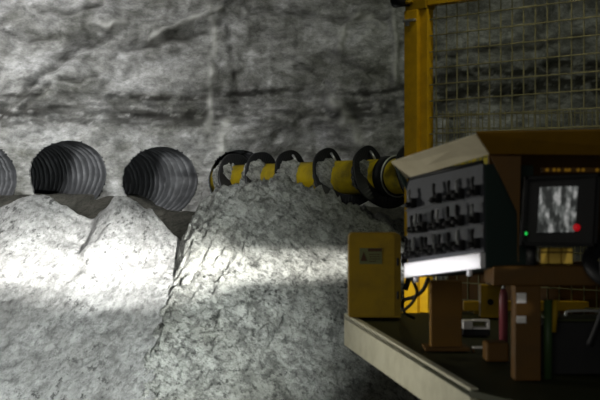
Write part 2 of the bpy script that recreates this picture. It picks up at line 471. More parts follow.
# ------------------------------------------------------------------ auger
a_far = on_wall(235, 180); a_far.z = CZ+0.30
A0 = Vector((a_far.x, a_far.y, CZ+0.30))     # where it enters the rock
AD = -AX                                       # toward the machine
def t_of_px(px):                               # distance along the auger for a photo column
    k = (px-300)/F; return (k*A0.y-A0.x)/(AD.x-k*AD.y)
apex = [(t_of_px(p), i) for i, p in enumerate([180, 208, 235, 262, 290, 328, 368, 411, 457, 505])]
LV = Vector((-0.809, -0.588, 0))
auger = thing('auger', A0, 'yellow auger with black spiral flight, half buried in cuttings, running into the rock', 'auger')
t0 = t_of_px(200); t1 = t_of_px(495)
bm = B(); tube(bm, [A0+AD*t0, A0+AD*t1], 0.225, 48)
from_bm('shaft', bm, paint('shade_darkened_yellow', (0.40, 0.29, 0.004), 0.5, amt=0.85, scale=3.2, dirt_or_shade=(0.07, 0.07, 0.025)), auger, True)  # dark olive patches paint in the shade that falls on the auger
bm = B(); rows = []
N = 420
for i in range(N+1):
    t = apex[0][0]+(apex[-1][0]-apex[0][0])*i/N
    for (ta, ia), (tb, ib) in zip(apex, apex[1:]):
        if t <= tb+1e-6: ph = ia+(t-ta)/(tb-ta); break
    a = 2*PI*ph
    rd = Vector((0, 0, 1))*math.cos(a)+LV*math.sin(a)
    c = A0+AD*t
    ro = 0.405+0.006*math.sin(ph*37); th = 0.026
    rows.append([bm.verts.new(c+rd*r+AD*s) for r, s in ((0.215, -th), (ro-0.01, -th*0.8), (ro, -th*0.5), (ro, th*0.5), (ro-0.01, th*0.8), (0.215, th))])
for a, b in zip(rows, rows[1:]):
    for k in range(6): bm.faces.new((a[k], a[(k+1) % 6], b[(k+1) % 6], b[k]))
bm.faces.new(rows[0]); bm.faces.new(rows[-1][::-1])
from_bm('spiral_flight', bm, FLT, auger, False)
# joint collar with dark steel ring near the coupling
for px in (392,):
    t = t_of_px(px); bm = B()
    tube(bm, [A0+AD*(t-0.10), A0+AD*(t-0.08), A0+AD*(t+0.08), A0+AD*(t+0.10)], [0.235, 0.262, 0.262, 0.235], 40)
    from_bm('coupling_collar', bm, FLT, auger, True)
    bm = B()
    for k in range(24):
        a = 2*PI*k/24
    ring = []
    for k in range(33):
        a = 2*PI*k/32; ring.append(A0+AD*(t+0.1)+(Vector((0, 0, 1))*math.cos(a)+LV*math.sin(a))*0.262)
    tube(bm, ring, 0.010, 6, False)
    from_bm('worn_steel_ring', bm, STL, auger, True)
for px in (291, 329, 368):
    t = t_of_px(px)+0.03; c = A0+AD*(t+0.04)+Vector((0, 0, 0.225)); bm = B()
    tube(bm, spline([c+AD*0.07+Vector((0, 0, 0)), c+AD*0.07+LV*0.03+Vector((0, 0, 0.05)), c+AD*0.03+LV*0.03+Vector((0, 0, 0.09)), c-AD*0.02+Vector((0, 0, 0.10))], 5), 0.018, 8)
    from_bm('steel_curl', bm, STL, auger, True)  # small pale steel curls beside the flight
# cuttings caked between the flights
for px, s in ((374, 0.95), (337, 1.1), (301, 1.2), (266, 1.25), (236, 1.2)):
    t = t_of_px(px); bm = B()
    bmesh.ops.create_icosphere(bm, subdivisions=4, radius=1)
    for v in bm.verts:
        n = v.co.normalized(); k = 1+0.25*fr(n.x*2.2+px, n.y*2.2, n.z*2.2, 4)
        w = AD*(n.x*0.16)+LV*(n.y*0.17)+Vector((0, 0, 1))*(n.z*0.20)
        v.co = A0+AD*t+LV*0.17+Vector((0, 0, 0.02))+w*k*s
    from_bm('caked_cuttings', bm, MUCK2, auger, True)

# ------------------------------------------------------------------ work platform
ZT = {}
FL = P(344, 314, 6.98); NL = P(470, 390, 4.8); NR = P(690, 452, 4.0); FR = P(640, 309, 7.6)
plat = thing('work_platform', (FL+NL+NR+FR)/4-Vector((0, 0, 0.17)), 'dark green steel work platform with a dusty pale side rail', 'platform')
def deck_z(x, y):
    # plane through FL, NL, FR
    n = (NL-FL).cross(FR-FL); return FL.z-(n.x*(x-FL.x)+n.y*(y-FL.y))/n.z
NR.z = deck_z(NR.x, NR.y)
bm = B(); slab(bm, [FL, NL, NR, FR], (0, 0, -0.03), 0.004); from_bm('deck_plate', bm, DECK, plat)
side = (NL-FL).normalized(); inn = Vector((-side.y, side.x, 0)).normalized()
bm = B(); o_ = FL+Vector((0, 0, -0.175))-inn*0.0
slab(bm, [FL+Vector((0, 0, 0.006)), NL+Vector((0, 0, 0.006)), NL+inn*0.035+Vector((0, 0, 0.006)), FL+inn*0.035+Vector((0, 0, 0.006))], (0, 0, -0.18), 0.005)
from_bm('side_rail', bm, FAS, plat)
fr_d = (NR-NL).normalized(); fin = Vector((-fr_d.y, fr_d.x, 0))
st_ = NL+inn*0.037
bm = B(); slab(bm, [st_-Vector((0, 0, 0.031)), NR-Vector((0, 0, 0.031)), NR+fin*0.035-Vector((0, 0, 0.031)), st_+fin*0.035-Vector((0, 0, 0.031))], (0, 0, -0.14), 0.004)
from_bm('front_rail', bm, BRN, plat)
bm = B(); u = (FR-FL).normalized()
slab(bm, [FL+inn*0.04-Vector((0, 0, 0.031)), FL+inn*0.04-Vector((0, 0, 0.031))+side*0.05, FR-Vector((0, 0, 0.031))+side*0.05, FR-Vector((0, 0, 0.031))], (0, 0, -0.10), 0.004)
from_bm('rear_rail', bm, OCH, plat)

# chassis that carries platform and cage
ch = thing('drill_carriage', (2.0, 6.6, 0), 'dark yellow steel carriage under the platform and guard cage', 'machine base')
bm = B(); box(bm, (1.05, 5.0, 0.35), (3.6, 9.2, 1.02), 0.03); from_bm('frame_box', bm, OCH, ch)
for y in (5.0, 8.6):
    bm = B(); box(bm, (0.85, y, -0.25), (3.8, y+0.45, 0.349), 0.04); from_bm('skid', bm, BLK, ch)
for y in (5.6, 6.9):
    bm = B(); box(bm, (1.2, y, 1.021), (2.2, y+0.12, min(deck_z(1.2, y), deck_z(2.2, y+0.12), deck_z(1.2, y+.12), deck_z(2.2, y))-0.032)); from_bm('bearer', bm, BRN, ch)

# ------------------------------------------------------------------ guard cage
CL = Vector((0.70, 8.0, 0)); CD = Vector((0.93, -0.9, 0)).normalized(); CN = Vector((CD.y, -CD.x, 0))
cage = thing('guard_cage', (0.9, 8.0, 1.25), 'tall yellow guard frame filled with wire mesh behind the control box', 'guard cage')
def cpt(s, z, off=0): return Vector((CL.x+CD.x*s+CN.x*off, CL.y+CD.y*s+CN.y*off, z))
zt = CZ+(200-2)/F*8.0; zb = 1.22
def cbox(bm, s0, s1, z0, z1, o0, o1, bev=0.004):
    obox(bm, cpt(s0, z0, o0), CD*(s1-s0), CN*(o1-o0), (0, 0, z1-z0), bev)
# post edges in the photo: 404-417 bright outer part, slot, 420-427 inner strip
def s_of(px, off=0):
    k = (px-300)/F; x0 = CL.x+CN.x*off; y0 = CL.y+CN.y*off
    return (k*y0-x0)/(CD.x-k*CD.y)
sp = s_of(404, 0.06); s2 = s_of(417, 0.06); s3 = s_of(419.5, 0.03); s4 = s_of(427.5, 0.03)
zp = CZ+(200-12)/F*8.0
bm = B(); cbox(bm, sp, s2, zb, zp, -0.05, 0.06); from_bm('corner_post', bm, YEL, cage)
bm = B(); cbox(bm, s3, s4, zb+0.07, zp, -0.03, 0.03); from_bm('mesh_frame_upright', bm, YEL, cage)
bm = B(); cbox(bm, s2+0.0005, s3-0.0005, zb+0.07, zp, -0.01, 0.01); from_bm('slot_seal', bm, BLK, cage)
se = 2.3
ztop = CZ+(200-9)/F*8.0
bm = B(); cbox(bm, s4+0.001, se, ztop, ztop+0.12, -0.035, 0.035); from_bm('top_beam', bm, YEL, cage)
bm = B(); cbox(bm, sp, s4, zp+0.001, zp+0.10, -0.05, 0.05); from_bm('post_cap', bm, OCH, cage)
bm = B(); cbox(bm, s4+0.001, se, zb+0.03, zb+0.09, -0.03, 0.03); from_bm('bottom_beam', bm, OCH, cage)
bm = B(); cbox(bm, sp+0.01, s2-0.005, zp-0.075, zp-0.06, 0.061, 0.085, 0.002); cbox(bm, sp+0.02, sp+0.05, zp-0.10, zp-0.061, 0.061, 0.075, 0.002)
from_bm('latch', bm, STL, cage)
# clamp at the top of the post
bm = B(); c0 = cpt(sp+0.02, zp+0.07, 0.07)
tube(bm, [c0-CD*0.09, c0+CD*0.02], 0.045, 20); from_bm('clamp', bm, BLK, cage, True)
bm = B(); tube(bm, spline([c0+CD*0.03+Vector((0, 0, -0.03)), c0+CD*0.02+Vector((0, 0, 0.03)), c0+CD*0.035+Vector((0, 0, 0.14))], 5), 0.028, 14); from_bm('clamp_arm', bm, OCH, cage, True)
bm = B(); ms = 0.0815
s = s4+0.045
k = 0
while s < se:
    tube(bm, [cpt(s, zb+0.08, 0.0), cpt(s, ztop+0.01, 0.0)], 0.0045, 6); s += ms; k += 1
z = ztop-0.085
while z > zb+0.12:
    tube(bm, [cpt(s4-0.002, z, 0.006), cpt(se, z, 0.006)], 0.0045, 6); z -= 0.103
from_bm('wire_mesh', bm, WIRE, cage)
bm = B(); cbox(bm, s_of(448), se, zb+0.0905, 1.56, -0.015, -0.008, 0.001); from_bm('shade_plate', bm, BRN, cage)  # dark sheet put in where the gap is only in shade
# finer rear mesh low on the far side
bm = B(); s = s4+0.02
def rp(s, z): return Vector((0.92+s*0.75, 8.75-s*0.10, z))
bm2 = B()
for i in range(36): tube(bm2, [rp(i*0.052, zb+0.1), rp(i*0.052, 2.62)], 0.004, 5)
for j in range(4): tube(bm2, [rp(0, 2.3+j*0.1), rp(35*0.052, 2.3+j*0.1)], 0.004, 5)
bm.free(); from_bm('rear_mesh', bm2, WIRE, cage)
# machine box behind the platform that carries the cage foot
bm = B(); box(bm, (0.68, 8.16, 1.03), (2.3, 8.3, 1.2), 0.01); 
from_bm('foot_beam', bm, OCH, cage)
bm = B(); obox(bm, cpt(sp-0.01, zb-0.012, -0.09), CD*0.24, CN*0.18, (0, 0, 0.012), 0.002); obox(bm, cpt(sp-0.01, zb+0.0005, 0.062), CD*0.24, CN*0.012, (0, 0, 0.07), 0.002)
from_bm('base_flange', bm, YEL, cage)
for i in range(2):
    bm = B(); box(bm, (1.06+i*1.1, 8.0, 1.021), (1.16+i*1.1, 8.16, 1.15), 0.004); from_bm('foot_bracket', bm, OCH, cage)

# ------------------------------------------------------------------ yellow cabinet on the left corner of the platform
def rrect(bm, x0, x1, z0, z1, y0, y1, r, top_only=True, n=6):
    pts = []
    def arc(cx, cz, a0):
        for k in range(n+1):
            a = a0+PI/2*k/n; pts.append((cx+r*math.cos(a), cz+r*math.sin(a)))
    arc(x1-r, z1-r, 0); arc(x0+r, z1-r, PI/2)
    pts += [(x0, z0), (x1, z0)]
    f = [bm.verts.new((x, y0, z)) for x, z in pts]; b = [bm.verts.new((x, y1, z)) for x, z in pts]
    bm.faces.new(f); bm.faces.new(b[::-1])
    for k in range(len(pts)): bm.faces.new((f[k], f[(k+1) % len(pts)], b[(k+1) % len(pts)], b[k]))
bx0 = P(349, 233, 6.72).x; bx1 = P(401, 233, 6.72).x; bzt = P(349, 233, 6.72).z
bzb = max(deck_z(x, y) for x in (bx0, bx1) for y in (6.72, 6.95))+0.007
cab = thing('valve_cabinet', ((bx0+bx1)/2, 6.83, bzb), 'dull yellow cabinet with rounded top corners and a warning label, on the platform corner', 'cabinet')
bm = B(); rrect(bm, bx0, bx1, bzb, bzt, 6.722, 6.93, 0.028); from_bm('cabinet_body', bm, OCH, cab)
bm = B(); rrect(bm, bx0+0.004, bx1-0.035, bzb+0.008, bzt-0.004, 6.712, 6.7215, 0.026); from_bm('cabinet_door', bm, OCH, cab)
def lab(name, quad, mat, y, parent, th=0.0015):
    x0, y0, x1, y1 = quad
    a = P(x0, y1, y); b = P(x1, y0, y)
    bm = B(); box(bm, (a.x, y-th, a.z), (b.x, y, b.z)); return from_bm(name, bm, mat, parent)
wl = lab('warning_label', (359.5, 248, 382, 264), LBLG, 6.7115, cab)
wl['label'] = 'faded warning label with a triangle, dark header and lines of print'
bm = B(); tri = [P(360.5, 261, 6.7095), P(367, 261, 6.7095), P(363.7, 251.5, 6.7095)]
v = [bm.verts.new(p) for p in tri]+[bm.verts.new(p-Vector((0, 0.001, 0))) for p in tri]
for q in ((0, 1, 2), (5, 4, 3), (0, 3, 4, 1), (1, 4, 5, 2), (2, 5, 3, 0)): bm.faces.new([v[i] for i in q])
from_bm('warning_triangle', bm, LBLD, wl)
lab('label_header', (368, 248.3, 381.6, 251.5), LBLD, 6.7095, wl)
for yy in (254, 256.3, 258.6, 260.9): lab('print_line', (369, yy, 380 if yy < 260 else 376, yy+0.7), LBLD, 6.7095, wl)
for zz in (0.12, 0.3):
    bm = B(); tube(bm, [(bx1-0.018, 6.712, bzb+zz-0.02), (bx1-0.018, 6.712, bzb+zz+0.02)], 0.006, 8); from_bm('hinge', bm, BLK, cab)

# ------------------------------------------------------------------ control box with rows of levers
TL = P(407, 181, 5.4); BL = P(407, 277, 5.4); TR = P(482, 163, 5.0); BR = P(485, 268, 5.0)
U = (TR-TL+BR-BL)/2; V = (BL-TL+BR-TR)/2
UN = U.normalized(); Nn = Vector((-0.84, -0.545, 0)); Nn = (Nn-UN*Nn.dot(UN)).normalized()
VN = V.normalized()
W_, H_ = U.length, V.length
O = TL
cbx = thing('control_box', O+UN*W_/2+VN*H_-Nn*0.14, 'grey control box with three rows of black levers under a pale visor', 'control box')
def L(u, v, n): return O+UN*(u*W_)+VN*(v*H_)+Nn*n
bm = B(); obox(bm, L(0, 0, -0.28), UN*W_, VN*H_, Nn*0.274, 0.006); from_bm('housing', bm, HOUS, cbx)
bm = B(); obox(bm, L(0, 0, -0.005), UN*W_, VN*H_*0.845, Nn*0.008, 0.001); from_bm('face_plate', bm, PANEL, cbx)
bm = B(); obox(bm, L(0, 0.85, -0.005), UN*W_, VN*(H_*0.15), Nn*0.03, 0.004); from_bm('lower_lip', bm, LIP, cbx)['label'] = 'bright white lower lip'
for u in (0.12, 0.82):
    bm = B(); c = L(u, 1.0, 0.005); tube(bm, [c+VN*0.001, c+VN*0.025], 0.011, 12); from_bm('bolt', bm, LIP, cbx, True)
# shelves between rows
for v_, p in ((0.30, 0.012), (0.57, 0.012)):
    bm = B(); obox(bm, L(0.01, v_, 0.004), UN*W_*0.98, VN*0.006, Nn*p); from_bm('row_ledge', bm, PANEL, cbx)
rowsL = [(0.27, 0.02, [415, 440, 455, 463, 479], 0.155), (0.53, 0.02, [417, 421, 425.5, 438, 443, 453.5, 462.5, 478], 0.155),
         (0.775, 0.02, [411, 414.5, 418.5, 427, 431, 439, 444.5, 453.5, 463, 478], 0.155)]
def lever(u, v, tall, i):
    c = L(u, v, 0.004)
    bm = B()
    lean = random.uniform(-0.12, 0.12)
    # boot: flared block with rounded nose
    w = 0.0165
    obox(bm, c-UN*w*0.85-VN*0.022, UN*w*1.8, VN*0.044, Nn*0.03, 0.004)
    lv = from_bm('control_lever', bm, BLK, cbx, True)
    bm = B(); a = c+Nn*0.024-VN*0.0; tip = a-VN*tall+Nn*0.004+UN*lean*0.02
    tube(bm, [a, a-VN*tall*0.55+Nn*0.008, tip], [0.0065, 0.0065, 0.0075], 10)
    tube(bm, [tip, tip-VN*0.004], [0.0075, 0.005], 10)
    from_bm('lever_stalk', bm, BLK if i % 3 else TIP, lv, True)
    bm = B(); d0 = c+Nn*0.0305+VN*0.006; tube(bm, [d0, d0+Nn*0.012, d0+Nn*0.022+VN*0.003], [0.011, 0.013, 0.008], 12)
    from_bm('lever_knob', bm, BLK, lv, True)
i = 0
for v_, _, xs, _2 in rowsL:
    for x in xs:
        # perspective-correct position along the face
        t = (x-407)/77.0; u = t*5.4*0+ (t*5.4)/(5.0+t*0.4)*1.0 if False else t*5.4/(5.0*(1-0)+0.4*t)
        u = min(0.965, max(0.03, t*1.08/(1+0.08*t)))
        lever(u, v_-0.02, 0.058+random.uniform(-0.006, 0.006), i); i += 1
# visor: plate sloping up and outward from the top edge
vo = L(-0.02, -0.02, 0.0); up = -VN
vdir = P(391, 162, 5.36)-P(404, 178, 5.4)
ve = L(1.02, -0.02, 0.0)
ve2 = P(489, 154.5, 4.975); vu2 = P(476, 134.5, 4.88)
bm = B(); slab(bm, [vo, ve2, vu2, P(391, 162, 5.36)], Nn.cross(UN).normalized()*0 + (UN.cross(vdir)).normalized()*(0.006 if (UN.cross(vdir)).z > 0 else -0.006), 0.001)
vz = from_bm('visor', bm, BEI, cbx); vz['label'] = 'pale dusty visor'
bm = B(); q0 = vo+UN*0.003; slab(bm, [q0, q0+vdir*0.97, L(-0.01, 0.10, 0.0), L(-0.01, 0.02, 0.0)], UN*0.004); from_bm('visor_gusset', bm, HOUS, cbx)
bm = B(); tube(bm, [vo+UN*0.02-Nn*0.004, ve-UN*0.02-Nn*0.004], 0.009, 8); from_bm('visor_hinge', bm, BLK, cbx, True)

# ------------------------------------------------------------------ operator station
stn = thing('operator_station', (1.0, 5.45, 1.3), 'brown steel operator stand with overhanging hood, posts and crossbeam', 'operator stand')
# hood: front fascia sloping up and outward, with roof and back
hi0 = P(490, 154, 4.96); hi1 = P(700, 156, 4.96)
ho0 = P(477, 134, 4.86); ho1 = P(700, 130, 4.86)
bm = B(); slab(bm, [hi0, hi1, ho1, ho0], (0, 0.012, 0.004), 0.001); from_bm('hood_fascia', bm, BRN2, stn)
bm = B(); slab(bm, [ho0+Vector((0.0, 0.014, 0.004)), ho1+Vector((0, 0.014, 0.004)), ho1+Vector((0.05, 0.75, 0.0)), ho0+Vector((0.16, 0.75, 0.0))], (0, 0, 0.008), 0.001); from_bm('hood_roof', bm, BRN2, stn)
bk0 = P(489, 150, 5.62); bk1 = P(700, 243, 5.62)
bm = B(); box(bm, (bk0.x, 5.62, bk1.z), (bk1.x, 5.64, ho0.z-0.001), 0.002); from_bm('back_panel', bm, BRN, stn)
# front post
q = P(515, 290, 5.0); q1 = P(541, 290, 5.0)
zf = max(deck_z(q.x, 5.0), deck_z(q1.x, 5.1))+0.003
bm = B(); box(bm, (q.x, 5.0, zf), (q1.x, 5.10, P(0, 286, 5.0).z), 0.004)
fp = from_bm('front_post', bm, BRN, stn)
for y0, y1 in ((293, 303), (316, 323)):
    a = P(516.5, y1, 4.999); b = P(526, y0, 4.999)
    bm = B(); box(bm, (a.x, 4.9945, a.z), (b.x, 4.9985, b.z), 0.001); rf = from_bm('reflector', bm, WHT, fp); rf['label'] = 'white reflector patch'
q = P(431, 290, 5.75); q1 = P(462, 290, 5.75)
zf = max(deck_z(q.x, 5.75), deck_z(q1.x, 5.85))+0.006
bm = B(); box(bm, (q.x, 5.75, zf), (q1.x, 5.83, P(0, 281, 5.75).z), 0.004)
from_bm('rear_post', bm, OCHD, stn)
bm = B(); box(bm, (q.x-0.03, 5.70, zf-0.004), (q1.x+0.03, 5.88, zf+0.012), 0.002); from_bm('post_foot', bm, BRN, stn)
a = P(493, 286, 5.02); b = P(720, 266, 5.02)
bm = B(); box(bm, (a.x, 5.02, a.z), (b.x, 5.27, b.z), 0.006); from_bm('crossbeam', bm, BRN, stn)
a = P(541, 290, 5.2); b = P(720, 283, 5.2)
bm = B(); box(bm, (q1.x-0.01, 5.60, P(0, 275, 5.6).z), (1.35, 5.70, P(0, 262, 5.6).z), 0.004); from_bm('rear_crossbeam', bm, BRN, stn)
bm = B(); gp = [(490.5, 156), (521, 156), (518.3, 262), (517, 212)]
fv = [bm.verts.new(P(x, y, 4.975)) for x, y in gp]; bv = [bm.verts.new(P(x, y, 4.975)+Vector((0, 0.006, 0))) for x, y in gp]
bm.faces.new(fv); bm.faces.new(bv[::-1])
for k in range(4): bm.faces.new((fv[k], fv[(k+1) % 4], bv[(k+1) % 4], bv[k]))
from_bm('side_gusset', bm, BRN, stn)

# ------------------------------------------------------------------ monitor
mon = thing('monitor', P(558, 245, 5.0), 'black hooded monitor with lit grey picture, green lamp and red button', 'monitor')
r = math.radians(4)
def Mx(px, py, d):  # slight clockwise lean
    return P(px, py, d)
bm = B(); slab(bm, [Mx(523, 176, 4.98), Mx(598, 173, 4.93), Mx(594, 247, 4.93), Mx(519, 246, 4.98)], (0.03, 0.16, 0), 0.008); from_bm('monitor_case', bm, BLK, mon)
# hood rim around the front
def bar(bm, p, q_, r_): tube(bm, [p, q_], r_, 8)
bm = B()
for (a, b) in (((523, 177), (598, 174)), ((598, 174), (594, 246)), ((594, 246), (519, 245)), ((519, 245), (523, 177))):
    pa = P(a[0], a[1], 4.965); pb = P(b[0], b[1], 4.965)
    dd = Vector((0, -0.05, 0))
    c = (P(558, 210, 4.965)-(pa+pb)/2).normalized()*0.012
    slab(bm, [pa, pb, pb+c, pa+c], dd)
from_bm('sun_hood', bm, BLK, mon)
bm = B(); qd = [Mx(540.5, 187, 4.925), Mx(578.5, 186, 4.925), Mx(575, 232, 4.925), Mx(537.5, 232.5, 4.925)]
vs = [bm.verts.new(p) for p in qd]; f = bm.faces.new(vs)
uvl = bm.loops.layers.uv.new('UVMap')
for lp, uv in zip(f.loops, ((0, 1), (1, 1), (1, 0), (0, 0))): lp[uvl].uv = uv
ex = bmesh.ops.extrude_face_region(bm, geom=[f])
for v in ex['geom']:
    if isinstance(v, bmesh.types.BMVert): v.co += Vector((0, 0.012, 0))
from_bm('screen', bm, SCR, mon)
def disc(name, px, py, rad, mat, d=4.925):
    bm = B(); c = P(px, py, d); tube(bm, [c+Vector((0, 0.012, 0)), c-Vector((0, 0.006, 0)), c-Vector((0, 0.010, 0))], [rad, rad, rad*0.7], 18)
    return from_bm(name, bm, mat, mon, True)
disc('indicator_lamp', 525.5, 233.5, 0.0065, glow('green_led', (0.02, 0.75, 0.10), 0.8))['label'] = 'small green lamp'
disc('stop_button', 576.5, 227.5, 0.0145, paint('red_plastic', (0.55, 0.005, 0.01), 0.4, amt=0.1) if False else glow('glowing_red_plastic', (0.6, 0.005, 0.012), 0.35))['label'] = 'red button'  # the red button is given a glow of its own
bm = B(); tube(bm, [P(531, 246, 5.08), P(531, 265.5, 5.10)], 0.022, 14); from_bm('mount', bm, BLK, mon, True)

# three yellow sections added for a lit part of the cage, then amber markers along the monitor top
tg = thing('lit_cage_stand_in', P(557, 266, 5.19), 'yellow three-section stand-in for a lit part of the cage between the monitor and the crossbeam', 'stand-in')
for x0, x1 in ((540.5, 548.3), (549.3, 561), (562, 573)):
    a = P(x0, 266, 5.02); a.x = P(x0, 0, 5.18).x; a.z += 0.001; b = P(x1, 248, 5.18)
    bm = B(); box(bm, (a.x, 5.18, a.z), (b.x, 5.24, b.z), 0.004); sct = from_bm('stand_in_section', bm, PALEY, tg)
    bm = B(); box(bm, (a.x, 5.174, P(0, 253, 5.18).z), (b.x, 5.1795, P(0, 251.6, 5.18).z)); from_bm('stand_in_seam', bm, BRN, sct)
tb = thing('amber_lamp_strip', P(560, 171, 5.1), 'dim amber lamps in a short strip above the monitor', 'lamp strip')
bm = B(); box(bm, (P(542, 0, 5.1).x, 5.10, P(0, 172.5, 5.1).z), (P(600, 0, 5.1).x, 5.13, P(0, 167.5, 5.1).z), 0.002); from_bm('strip_body', bm, BRN, tb)
AMB = glow('amber_lens', (0.55, 0.28, 0.02), 0.07)
for x in (547, 554, 558.5, 566, 569, 578, 583, 597):
    bm = B(); c = P(x, 170, 5.0975); tube(bm, [c, c-Vector((0, 0.008, 0))], 0.0075, 12); from_bm('lens', bm, AMB, tb, True)

# ------------------------------------------------------------------ cables and hoses
def cable(name, pts, r_, mat, label, cat='cable', n=8, group=None):
    bm = B(); tube(bm, spline(pts, n), r_, 10); o = from_bm(name, bm, mat, None, True)
    return tag(o, label, cat, group)
cable('cable', [P(412, 279, 5.5), P(417, 292, 5.8), P(412, 303, 6.2), P(404, 312, 6.5), P(414, 318, 6.6)], 0.008, BLK, 'thin black cable hanging from the left end of the control box')
cable('cable', [P(428, 279, 5.7), P(423, 290, 6.0), P(414, 297, 6.4), P(404, 300, 6.8), P(402, 306, 6.95)], 0.010, BLK, 'black cable curving across the bright yellow post foot')
cable('hose', [P(402.5, 238, 6.98), P(407, 243, 7.0), P(406, 255, 7.0), P(404, 262, 7.0), P(409, 275, 7.0), P(405, 290, 7.0)], 0.016, BLK, 'black hose bunched behind the right side of the yellow cabinet', 'hose')
cable('hose', [P(609, 176, 5.2), P(613, 205, 5.15), P(606, 240, 5.08), P(590, 257, 4.97), P(598, 274, 4.9), P(625, 288, 4.85)], 0.032, BLK, 'thick black hose drooping to the right of the monitor', 'hose')
cable('cable', [P(620, 190, 5.0), P(624, 225, 4.9), P(604, 258, 4.72), P(606, 300, 4.75), P(590, 345, 4.85)], 0.014, BLK, 'thin black cable hanging at the right edge of the photo')

# ------------------------------------------------------------------ fittings in the gap under the crossbeam
def sitz(px, d, dy=0.05): return max(deck_z(P(px, 0, d).x, d), deck_z(P(px, 0, d).x, d+dy))
# yellow bracket box with a round hole
ybx = thing('bracket_box', P(491, 312, 6.9), 'ochre bracket box with a dark round hole, right of the rear post', 'bracket')
a = P(481, 312, 6.9); b = P(501, 285, 6.9); za = sitz(491, 6.9)+0.008
bm = B(); box(bm, (a.x, 6.9, za), (b.x, 7.0, b.z), 0.006); from_bm('bracket_body', bm, YEL, ybx)
bm = B(); c = P(490.5, 302, 6.8985); tube(bm, [c+Vector((0, 0.0, 0)), c-Vector((0, 0.004, 0))], 0.017, 16); from_bm('round_hole', bm, BLK, ybx)
bm = B(); box(bm, (P(488, 0, 6.9).x, 6.88, b.z+0.001), (P(503, 0, 6.9).x, 6.99, b.z+0.018), 0.003); from_bm('top_flange', bm, FAS, ybx)
rl = thing('low_rail', (1.2, 7.2, 1.33), 'low dull yellow rail along the back of the platform', 'rail')
xa, xb = P(464, 0, 7.1).x, P(640, 0, 7.1).x
zr = max(deck_z(xa, 7.1), deck_z(xb, 7.18))+0.02
bm = B(); box(bm, (xa, 7.1, zr), (xb, 7.16, zr+0.055), 0.005); from_bm('rail_bar', bm, YEL, rl)
for x in (xa+0.06, xb-0.1):
    bm = B(); zz = max(deck_z(x, 7.1), deck_z(x+0.05, 7.16))+0.002; box(bm, (x, 7.105, zz), (x+0.05, 7.155, zr)); from_bm('rail_foot', bm, OCH, rl)
# white tray-like valve block
vb = thing('valve_block', P(476, 327, 6.2), 'white valve block with an open dark slot, behind the rear post foot', 'valve block')
z_ = sitz(476, 6.2, 0.1)+0.006
zt_ = P(0, 317, 6.2).z
a = P(463, 0, 6.2).x; b = P(490, 0, 6.2).x
bm = B(); box(bm, (a, 6.2, z_), (b, 6.3, z_+0.03), 0.003); from_bm('block_base', bm, BLK, vb)
bm = B(); box(bm, (a, 6.2, z_+0.031), (a+0.05, 6.28, z_+0.075), 0.005); from_bm('block_body', bm, WHT, vb)
bm = B(); box(bm, (a+0.052, 6.2, z_+0.031), (b, 6.27, z_+0.041), 0.002); box(bm, (b-0.014, 6.2, z_+0.0415), (b, 6.27, z_+0.078), 0.002); box(bm, (a+0.052, 6.2, z_+0.07), (b-0.0145, 6.27, z_+0.078), 0.002); from_bm('block_frame', bm, WHT, vb)
wb = thing('angle_bracket', P(480, 346, 5.6), 'small white angle bracket lying on the deck between the two posts', 'bracket')
z_ = sitz(480, 5.72, 0.04)+0.002; a = P(473, 0, 5.7).x; b = P(488, 0, 5.7).x
bm = B(); box(bm, (a, 5.70, z_+0.018), (b, 5.74, z_+0.026), 0.002); from_bm('bracket_plate', bm, WHT, wb)
bm = B(); box(bm, (b-0.008, 5.70, z_), (b, 5.74, z_+0.0175), 0.001); from_bm('bracket_leg', bm, BRN, wb); bm = B(); box(bm, (a, 5.70, z_), (a+0.008, 5.74, z_+0.0175), 0.001); from_bm('bracket_leg', bm, BRN, wb)
# maroon cylinder
z_ = sitz(504, 5.9)+0.004; c = P(503.5, 0, 5.93); cy = thing('gas_cylinder', (c.x, 5.93, z_), 'small maroon cylinder standing left of the front post', 'cylinder')
zt_ = P(0, 289, 5.93).z
bm = B(); tube(bm, [(c.x, 5.93, z_+0.0), (c.x, 5.93, zt_-0.03), (c.x, 5.93, zt_-0.01), (c.x, 5.93, zt_)], [0.021, 0.021, 0.016, 0.008], 20); from_bm('cylinder_body', bm, RED, cy, True)
bm = B(); tube(bm, [(c.x, 5.93, zt_+0.0005), (c.x, 5.93, zt_+0.02)], 0.008, 12); from_bm('valve', bm, STL, cy, True)
# wooden/brown block near the front post
z_ = sitz(500, 5.45, 0.12)+0.003
bm = B(); x_ = P(487, 0, 5.4).x; box(bm, (x_, 5.42, z_), (x_+0.10, 5.54, z_+0.085), 0.01); tag(from_bm('step_block', bm, BRN, None), 'low brown block on the deck left of the front post', 'block')
# green fitting beside the post
z_ = sitz(548, 5.05, 0.07)+0.003; c = P(548, 0, 5.06)
gf = thing('hydraulic_fitting', (c.x, 5.06, z_), 'dark green upright fitting with ochre cap right of the front post', 'fitting')
bm = B(); tube(bm, [(c.x, 5.06, z_), (c.x, 5.06, P(0, 300, 5.06).z)], 0.018, 16); from_bm('fitting_body', bm, GRN, gf, True)
bm = B(); tube(bm, [(c.x+0.022, 5.06, P(0, 332, 5.06).z), (c.x+0.032, 5.06, P(0, 300, 5.06).z)], 0.012, 12); from_bm('fitting_arm', bm, OCH, gf, True)
